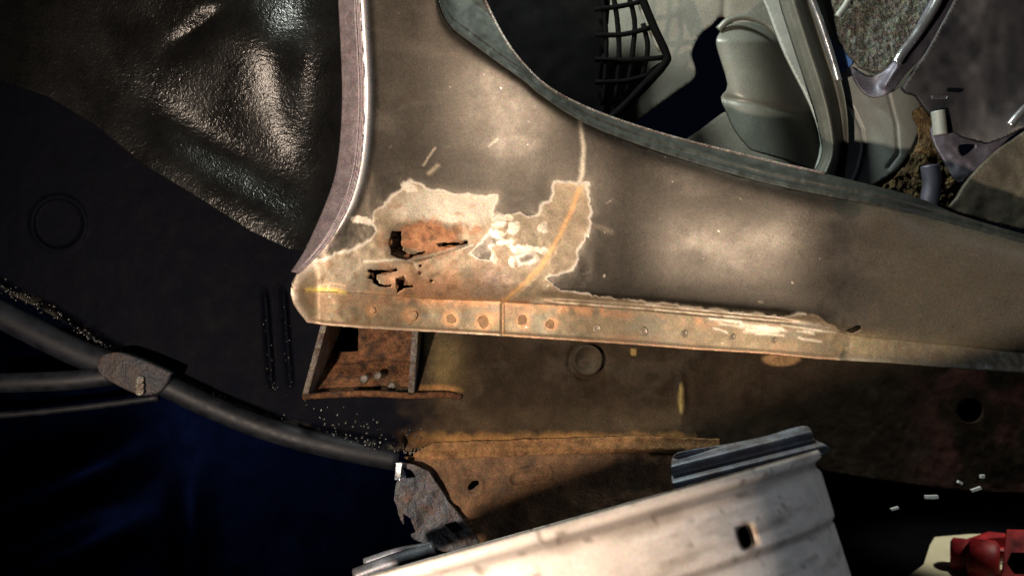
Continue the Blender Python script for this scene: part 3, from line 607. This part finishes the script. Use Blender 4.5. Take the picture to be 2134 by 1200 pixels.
def S2(x, y): return (1334 + x / 2.0, y / 2.0)
gap = smooth([S2(*p) for p in [(345, 70), (300, 105), (262, 135), (232, 180), (215, 230), (232, 290), (222, 335), (150, 385), (0, 495), (-60, 540), (-60, 620), (60, 640), (200, 575), (345, 470), (420, 430), (420, 150)]], 3)
def cab_depth(u, v): return 210 - .05 * (u - 1300) - .10 * (v - 200) + 3 * fbm(u, v, 90, 3, 3) + 4 * np.exp(-((u - 1510 + (v - 20) * .05) / 6) ** 2) * (v < 60)
sheet('cabin_floor', [(960, -100), (2000, -100), (2000, 480), (1100, 480)], cab_depth, M['cabin'], car, [gap], 5, .004)
sheet('black_trim', smooth([(960, -100), (1262, -100), (1272, 0), (1262, 90), (1250, 165), (1285, 232), (1345, 150), (1392, 126), (1385, 148), (1300, 236), (1232, 300), (1150, 330), (960, 200)], 2), lambda u, v: 130 + .02 * (u - 960) + 3 * fbm(u, v, 60, 3, 2), M['black'], car, (), 4, .006)
def mould_depth(u, v):
    ax = 1530 + (v - 60) * .26; r = u - ax; return 118 + np.where(r > 0, 46, 34) * (np.clip(r, -60, 220) / 100.) ** 2 + 8 * (1 - ss(45, 90, v)) * 2 + 2 * np.exp(-((v - 205 - .2 * (u - 1510)) / 8) ** 2)
sheet('moulded_cover', smooth([S2(*p) for p in [(322, 200), (324, 150), (360, 110), (400, 95), (455, 95), (520, 115), (570, 155), (612, 205), (665, 320), (722, 450), (775, 600), (770, 720), (600, 665), (480, 630), (450, 610), (400, 550), (362, 470), (338, 405), (366, 352)]], 3), mould_depth, M['moulding'], car, (), 3, .003)
tube('cover_rim', path([(1497, 62, 128), (1520, 42, 126), (1555, 36, 126), (1600, 52, 128), (1640, 88, 130)]), .0035, M['moulding'], car, 8)
sealL = smooth([(1612, -80), (1627, 0), (1650, 75), (1684, 180), (1703, 240), (1716, 300), (1713, 330), (1696, 362)], 5, False)
sealR = smooth([(1672, -80), (1698, 0), (1735, 115), (1756, 180), (1766, 240), (1768, 300), (1763, 350), (1758, 385)], 5, False)
def seal_depth(u, v):
    a = np.interp(v, sealL[:, 1], sealL[:, 0]); b = np.interp(v, sealR[:, 1], sealR[:, 0]); t = (u - a) / (b - a)
    return 62 + .0 * v - 9 * np.exp(-((t - .38) / .16) ** 2) + 12 * np.exp(-((t - .78) / .17) ** 2) + 14 * np.clip(.12 - t, 0, 1) * 5
sheet('door_seal', np.vstack([sealL, sealR[::-1]]), seal_depth, M['seal'], car, (), 2.6, .006)
sheet('seal_backing', smooth([(1560, -100), (1700, -100), (1765, 200), (1770, 395), (1700, 372), (1712, 300), (1690, 222), (1638, 118), (1600, 20)], 3), lambda u, v: 84 + 0 * u, M['pillar'], car, (), 5, .004)
tube('chrome_bead', path([(1668, -60, 56), (1692, 0, 56), (1712, 52, 56), (1734, 120, 57), (1748, 170, 58)]), .0032, M['chrome'], car, 10)
def kick_depth(u, v): return 76 - .06 * (u - 1800) + 30 * (np.clip((u - 1830) / 90., 0, 2)) ** 2 * .5 + 2.5 * np.exp(-((segdist(u, v, [(1740, 195), (1775, 225), (1796, 270), (1800, 310), (1790, 352), (1778, 380)])[0]) / 3.0) ** 2) + 1.6 * np.exp(-((segdist(u, v, [(1850, 190), (1868, 260), (1872, 320), (1850, 350)])[0]) / 3.5) ** 2)
sheet('pillar_base', smooth([(1700, -60), (1724, 30), (1752, 90), (1800, 140), (1850, 185), (1895, 178), (1914, 182), (1921, 230), (1918, 262), (1898, 312), (1870, 352), (1835, 376), (1800, 392), (1748, 386), (1740, 280), (1738, 160), (1712, 60)], 3), kick_depth, M['pillar'], car, (), 3, .003)
sheet('blue_film', smooth([(1722, 80), (1742, 88), (1772, 118), (1776, 134), (1752, 152), (1738, 132)], 3), lambda u, v: kick_depth(u, v) - 3, mat('blue_film', (.10, .22, .55), .35, .2, speck=.15), car, (), 2.5, .001)

M['mudstain'] = mat('brown_mud_crust', (.13, .095, .05), .95, 0, tint=(.05, .035, .022), speck=.5, mott=.6, mott_size=70, bumps=((300, 1, .004), (110, .8, .006)), spec=.1)
sheet('dried_mud', rough([(1905, 230), (1925, 215), (1962, 222), (1975, 262), (1965, 300), (1990, 360), (1985, 430), (1900, 425), (1830, 400), (1862, 372), (1895, 335), (1918, 290)], 6, 14, 4, 4), lambda u, v: 72 + 5 * fbm(u, v, 26, 9, 4) + 2 * fbm(u, v, 8, 11, 3), M['mudstain'], car, (), 2.6, .003)
sheet('hinge_plate', smooth([(1944, 262), (2000, 278), (2060, 262), (2134, 215), (2240, 160), (2240, 262), (2134, 268), (2060, 330), (2010, 380), (1990, 372), (1965, 330), (1948, 300)], 3), lambda u, v: 60 - .05 * (u - 1950) + 3 * fbm(u, v, 50, 3, 3), M['hinge'], car, [smooth([(1998, 305), (2012, 300), (2034, 302), (2020, 318), (2004, 325)], 3)], 3.2, .003)
sheet('mud_flap', smooth([(1990, 440), (1994, 412), (2020, 372), (2060, 330), (2110, 292), (2240, 230), (2240, 512), (2134, 480)], 3), lambda u, v: 40 - .06 * (u - 1990) + 3 * fbm(u, v, 60, 3, 3), M['plate'], car, (), 4, .004)
tube('hinge_pin', path([(1938, 345, 56), (1942, 380, 56), (1938, 415, 56), (1932, 452, 56)]), .0085, M['hinge'], car, 14)
tube('hinge_pin', path([(1955, 232, 50), (1958, 258, 50), (1960, 282, 50)]), .0065, M['pillar'], car, 12)
sheet('jamb_base', [(1780, 362), (1960, 300), (1990, 460), (2240, 540), (1800, 430)], lambda u, v: 88 + 3 * fbm(u, v, 30, 3, 3), M['dirt'], car, (), 5, .004)

door = empty('open_door', tuple(at(2050, 150, 20)), 'black open door with blue sheen beside the carpeted panel, upper right', 'car door')
def door_depth(u, v): return 50 - .10 * (u - 1900) + .12 * (v - 150) - 14 * gauss(u, v, 2200, 240, 170, 45, -28) + 1.5 * fbm(u, v, 80, 3, 3)
sheet('door_skin', smooth([(2040, -100), (2240, -100), (2240, 262), (2134, 268), (2060, 300), (1960, 262), (1910, 200), (1880, 185), (1930, 110), (1990, 0)], 2), door_depth, M['door'], door, (), 4, .004)
tube('latch_rod', path([(2105, 262, 4), (2120, 244, 2), (2150, 215, 0), (2200, 180, -2)]), .004, M['chrome'], door, 10)
slab('striker', [at(1940, 200, 16), at(1972, 201, 16), at(1970, 207, 16), at(1942, 206, 16)], -.002, M['hinge'], door)

cp = empty('carpet_panel', tuple(at(1850, 50, 40)), 'speckled grey carpet panel edged by a shiny metal strip, upper right', 'carpet')
sheet('pile', rough([(1722, -80), (1740, 20), (1748, 70), (1770, 112), (1796, 140), (1830, 152), (1872, 122), (1925, 40), (1990, -80)], 2.5, 10, 4, 5), lambda u, v: 66 + 3.2 * fbm(u, v, 22, 3, 4) + 2.0 * fbm(u, v, 6, 8, 3), M['carpet'], cp, (), 2.6, .006)
tube('fold', path([(1790, -60, 59), (1768, 0, 59), (1745, 35, 60)]), .003, M['pillar'], cp, 8)
def strip_depth(u, v):
    s = segdist(u, v, [(1985, -60), (1945, 20), (1885, 120), (1845, 178)])[0]; return 56 + .25 * s - 3 * np.exp(-(s / 8) ** 2) + 8 * gauss(u, v, 1825, 175, 30, 26)
sheet('edge_strip', smooth([(1985, -80), (2022, -80), (1998, -10), (1960, 60), (1920, 120), (1885, 158), (1862, 188), (1832, 203), (1804, 196), (1782, 168), (1775, 140), (1800, 158), (1826, 158), (1852, 140), (1876, 106), (1912, 50), (1950, -20)], 3), strip_depth, M['hinge'], cp, (), 2.4, .003)
tube('bright_edge', path([(1978, -60, 48), (1950, 10, 48), (1912, 70, 48), (1880, 112, 48), (1868, 132, 49)]), .0045, M['chrome'], cp, 10, True)

mb = empty('mesh_basket', tuple(at(1330, 100, 120)), 'black wire mesh basket with bent frame inside the dark doorway', 'basket')
tube('frame', path([(1316, -80, 120), (1336, -10, 120), (1362, 55, 120), (1388, 112, 120), (1386, 132, 120), (1350, 170, 124), (1300, 222, 128), (1240, 275, 128)], 6), .0042, M['black'], mb, 10)
tube('inner_rail', path([(1300, -80, 128), (1326, -10, 128), (1350, 50, 128), (1376, 108, 128)], 4), .0025, M['moulding'], mb, 8)
for pts in ([(1240, 20, 126), (1290, 14, 126), (1335, 4, 124)], [(1240, 74, 126), (1300, 72, 126), (1356, 58, 124)], [(1240, 124, 126), (1310, 126, 126), (1388, 120, 124)], [(1240, 172, 128), (1300, 170, 128), (1350, 158, 126)]):
    tube('cross_wire', path(pts, 4), .0027, M['black'], mb, 8)
for pts in ([(1272, -40, 128), (1286, 40, 128), (1290, 120, 128), (1282, 215, 130)], [(1300, -40, 128), (1322, 40, 128), (1318, 110, 128), (1306, 200, 130)], [(1340, 50, 128), (1350, 100, 128), (1338, 160, 130)], [(1250, -40, 128), (1262, 60, 128), (1262, 140, 128), (1256, 220, 130)]):
    tube('upright_wire', path(pts, 4), .0027, M['black'], mb, 8)

# ------------------------------------------------------------------ wheel leaning in front of the rail
C0 = np.array([0.0033, -0.2593, 0.2741]); AX = np.array([-0.2798, 0.2662, 1.0]); AX /= np.linalg.norm(AX); R0 = .1806
E1 = np.cross(AX, [0, 1, 0]); E1 /= np.linalg.norm(E1); E2 = np.cross(AX, E1)
wh = empty('steel_wheel', tuple(C0 - AX * .22), 'silver wheel rim with one valve hole leaning in front of chassis rail', 'wheel')
PV = [0, 2, 4, 6, 8, 12, 56, 60, 62, 64, 200, 215, 235]; PR = [0, .8, .6, -3.6, -4.2, -2.2, -3.0, -3.4, -5.6, -5.2, -8.5, -4, 2]
# u: millimetres round the rim (0 = toward the viewer), v: millimetres down from the top edge
def wmap(u, v, t=0.0):
    r = R0 + np.interp(v, PV, PR) * 1e-3 - t; th = u * 1e-3 / R0
    sg = -1.0
    return C0 - AX * (v * 1e-3)[:, None] + r[:, None] * (np.sin(th)[:, None] * (-E1 if E1[0] < 0 else E1) + sg * np.cos(th)[:, None] * 0.85 * (E2 if E2[1] > 0 else -E2))
vh = None
tt = [(u, v) for u in np.arange(-200, 330, 2.) for v in np.arange(10, 120, 2.)]
tt = np.array(tt); pp = wmap(tt[:, 0], tt[:, 1]); s_ = CD / (CD + pp[:, 1]); pu = 1067 + pp[:, 0] * s_ / K; pv = 600 - (pp[:, 2] - CZ) * s_ / K
k_ = np.argmin((pu - 1555) ** 2 + (pv - 1113) ** 2); vh = tt[k_]; print('valve at', vh)
PV = [0, 2, 4, 6, 8, 12, vh[1] + 5.5, vh[1] + 8, vh[1] + 9.5, vh[1] + 11, 200, 215, 235]; PR = [0, .8, .6, -3.6, -4.2, -2.2, -3.0, -3.4, -6.0, -4.8, -8.5, -4, 2]
hole = np.stack([vh[0] + 6.0 * np.sign(np.cos(a)) * abs(np.cos(a)) ** .6 for a in np.linspace(0, 2 * np.pi, 28, endpoint=False)]), np.stack([vh[1] + 5.0 * np.sign(np.sin(a)) * abs(np.sin(a)) ** .6 for a in np.linspace(0, 2 * np.pi, 28, endpoint=False)])
hole = np.stack(hole, -1)
half = math.pi * R0 * 1e3
# profile rows need to be dense near the lip: one sheet with 2 mm cells
def wheel_paint(u, v):
    n = len(u); f1 = fbm(u, v, 30, 301, 4, .4, 1.3); f2 = fbm(u, v, 6, 303, 4); c = np.tile(np.array([.74, .67, .61]), (n, 1)) * (1 + .12 * f1 + .10 * f2)[:, None]
    c = lerp(c, (.30, .25, .20), .55 * ss(.12, .5, fbm(u, v, 13, 305, 4, .35, 1.5))); c = lerp(c, (.16, .12, .09), .7 * ss(.42, .6, fbm(u, v, 4.5, 307, 3)))
    rg_ = np.random.default_rng(5)
    for i in range(46):
        a = rg_.uniform(-170, 200); b = rg_.uniform(8, 130); L = rg_.uniform(4, 38); k = rg_.uniform(-.12, .12)
        m = (np.abs(u - a) < L) & (np.abs(v - b) < 8)
        t = np.zeros(n); t[m] = rg_.uniform(.3, .8) * np.exp(-((v[m] - b - k * (u[m] - a)) / rg_.uniform(.8, 1.3)) ** 2) * ss(0, 3, L - np.abs(u[m] - a))
        c = lerp(c, (.14, .11, .09) if i % 3 else (.85, .8, .75), t)
    sm_ = vh[1] + 9; c = lerp(c, (.10, .08, .07), .75 * np.exp(-((v - sm_) / 1.6) ** 2)); c = lerp(c, (.08, .06, .05), .8 * np.exp(-((v - 7) / 2.0) ** 2))
    c = lerp(c, (.20, .12, .07), .7 * np.exp(-((np.hypot(u - vh[0], (v - vh[1]) * 1.1) - 6) / 1.5) ** 2))
    return {'paint': np.clip(c, .01, .85), 'rgh': np.clip(.48 + .1 * f1, .2, 1), 'met': np.full(n, .12)}
sheet('rim_barrel', [(-half, 0), (half, 0), (half, 235), (-half, 235)], None, M['wheel_paint'], wh, [hole], 2.0, .003, wheel_paint, wmap)
# grime line in the step, disc face lower down
lathe('wheel_disc', C0 - AX * .150, AX, [(R0 - .012, 0), (R0 - .03, .01), (.09, .03), (.07, .012), (.03, .012)], M['wheel'], wh, 64)
hp = wmap(vh[:1], vh[1:2])[0]; outw = hp - (C0 - AX * (vh[1] * 1e-3)); outw /= np.linalg.norm(outw)
lathe('hole_backing', hp - outw * .0045, outw, [(.0085, -.004), (.0085, .0), (.0050, .0012), (.0040, -.001), (.001, -.001)], M['black'], wh, 18)  # black disc behind the valve hole, standing in for its dark interior
# second flange standing above the near edge
def bead_depth(u, v):
    t = (v - (985 - .25 * (u - 1420))); return -82 + .03 * (u - 1400) + 4 * np.cos(t / 5.5) - .18 * t
sheet('outer_flange', smooth([(1400, 985), (1404, 950), (1440, 938), (1520, 925), (1600, 908), (1650, 893), (1684, 888), (1694, 905), (1700, 916), (1724, 928), (1727, 941), (1700, 950), (1640, 962), (1560, 985), (1480, 1004), (1410, 1018)], 3), bead_depth, M['wheel_dark'], wh, (), 2.6, .003)
tube('balance_rib', path([(740, 1200, -60), (800, 1178, -60), (860, 1160, -60), (905, 1146, -60)]), .0065, M['wheel_dark'], wh, 10)
tube('balance_rib', path([(760, 1172, -40), (830, 1150, -40), (900, 1138, -40)]), .004, M['wheel_dark'], wh, 10)

# ------------------------------------------------------------------ ground, card, jack
def quad(name, pts, m, sub=1, **kw):
    o = mesh_from(name, pts, [tuple(range(len(pts)))], m, None); return tag(o, **kw)
quad('ground', [(-6, -3, 0), (6, -3, 0), (6, 9, 0), (-6, 9, 0)], M['ground'], kind='structure')
def gp(u, v, z=0.004):           # point of the floor seen at a pixel
    t = (CZ - z) / ((v - 600.0) * K); return np.array([(u - 1067.0) * K * t, -CD + CD * t, z])
cpts = [(1870, 1215), (1925, 1175), (1938, 1135), (1948, 1118), (2020, 1112), (2240, 1108), (2240, 1240), (1840, 1260)]
V = [gp(*p, .004) for p in cpts] + [gp(*p, .008) for p in cpts]; n = len(cpts)
o = mesh_from('cardboard_sheet', V, [tuple(range(n))[::-1], tuple(range(n, 2 * n))] + [(i, (i + 1) % n, n + (i + 1) % n, n + i) for i in range(n)], M['card'], None, flat=True)
tag(o, 'pale cream cardboard sheet on the floor under the red jack', 'cardboard')
jb = gp(2085, 1190)
jk = empty('trolley_jack', tuple(jb), 'red trolley jack with small rollers at the lower right corner', 'jack')
def atd(u, v, d): return at(u, v, d * 1000.0)
jd = jb[1]
lathe('roller', atd(2015, 1160, jd), (1, -.5, 0), [(.020, -.022), (.026, -.018), (.026, .018), (.020, .022)], M['red'], jk, 24)
lathe('roller', atd(2050, 1168, jd - .03), (1, -.6, 0), [(.024, -.02), (.030, -.015), (.030, .015), (.024, .02)], M['red'], jk, 24)
tube('axle', [atd(1995, 1168, jd), atd(2120, 1150, jd - .02)], .010, M['red'], jk, 12)
slab('side_frame', [atd(2085, 1210, jd - .06), atd(2150, 1230, jd - .08), atd(2165, 1110, jd - .04), atd(2096, 1108, jd - .02)], .012, M['red'], jk, .002)
slab('lift_arm', [atd(2012, 1122, jd + .02), atd(2100, 1140, jd), atd(2110, 1112, jd), atd(2060, 1106, jd + .02)], .02, M['red'], jk, .003)
slab('side_frame', [atd(2112, 1240, jd - .02), atd(2240, 1240, jd - .02), atd(2240, 1112, jd + .02), atd(2120, 1112, jd + .02)], .010, M['red'], jk, .002)
lathe('bolt_head', atd(2122, 1172, jd - .09), (0, -1, .2), [(.016, 0), (.016, .008), (.010, .012)], M['black'], jk, 6)
# small white slabs standing in for lit floor seen through gaps
for i, (x, y, a, b, r) in enumerate(((1943, 1036, 18, 6, 0), (1866, 1060, 11, 4, -15), (2002, 1006, 7, 5, 30), (2036, 1020, 14, 5, -18), (2049, 993, 6, 6, 0))):
    ca, sa = math.cos(math.radians(r)), math.sin(math.radians(r)); q = [(x + ca * p_[0] * a * .8 - sa * p_[1] * b * .7, y + sa * p_[0] * a * .8 + ca * p_[1] * b * .7) for p_ in ((-1, -.8), (.9, -1), (1, .7), (.2, 1), (-.9, .8))]; o = slab('lit_gap_speck', [at(p[0], p[1], 84) for p in q], .004, M['gap_white'], car, .0006)
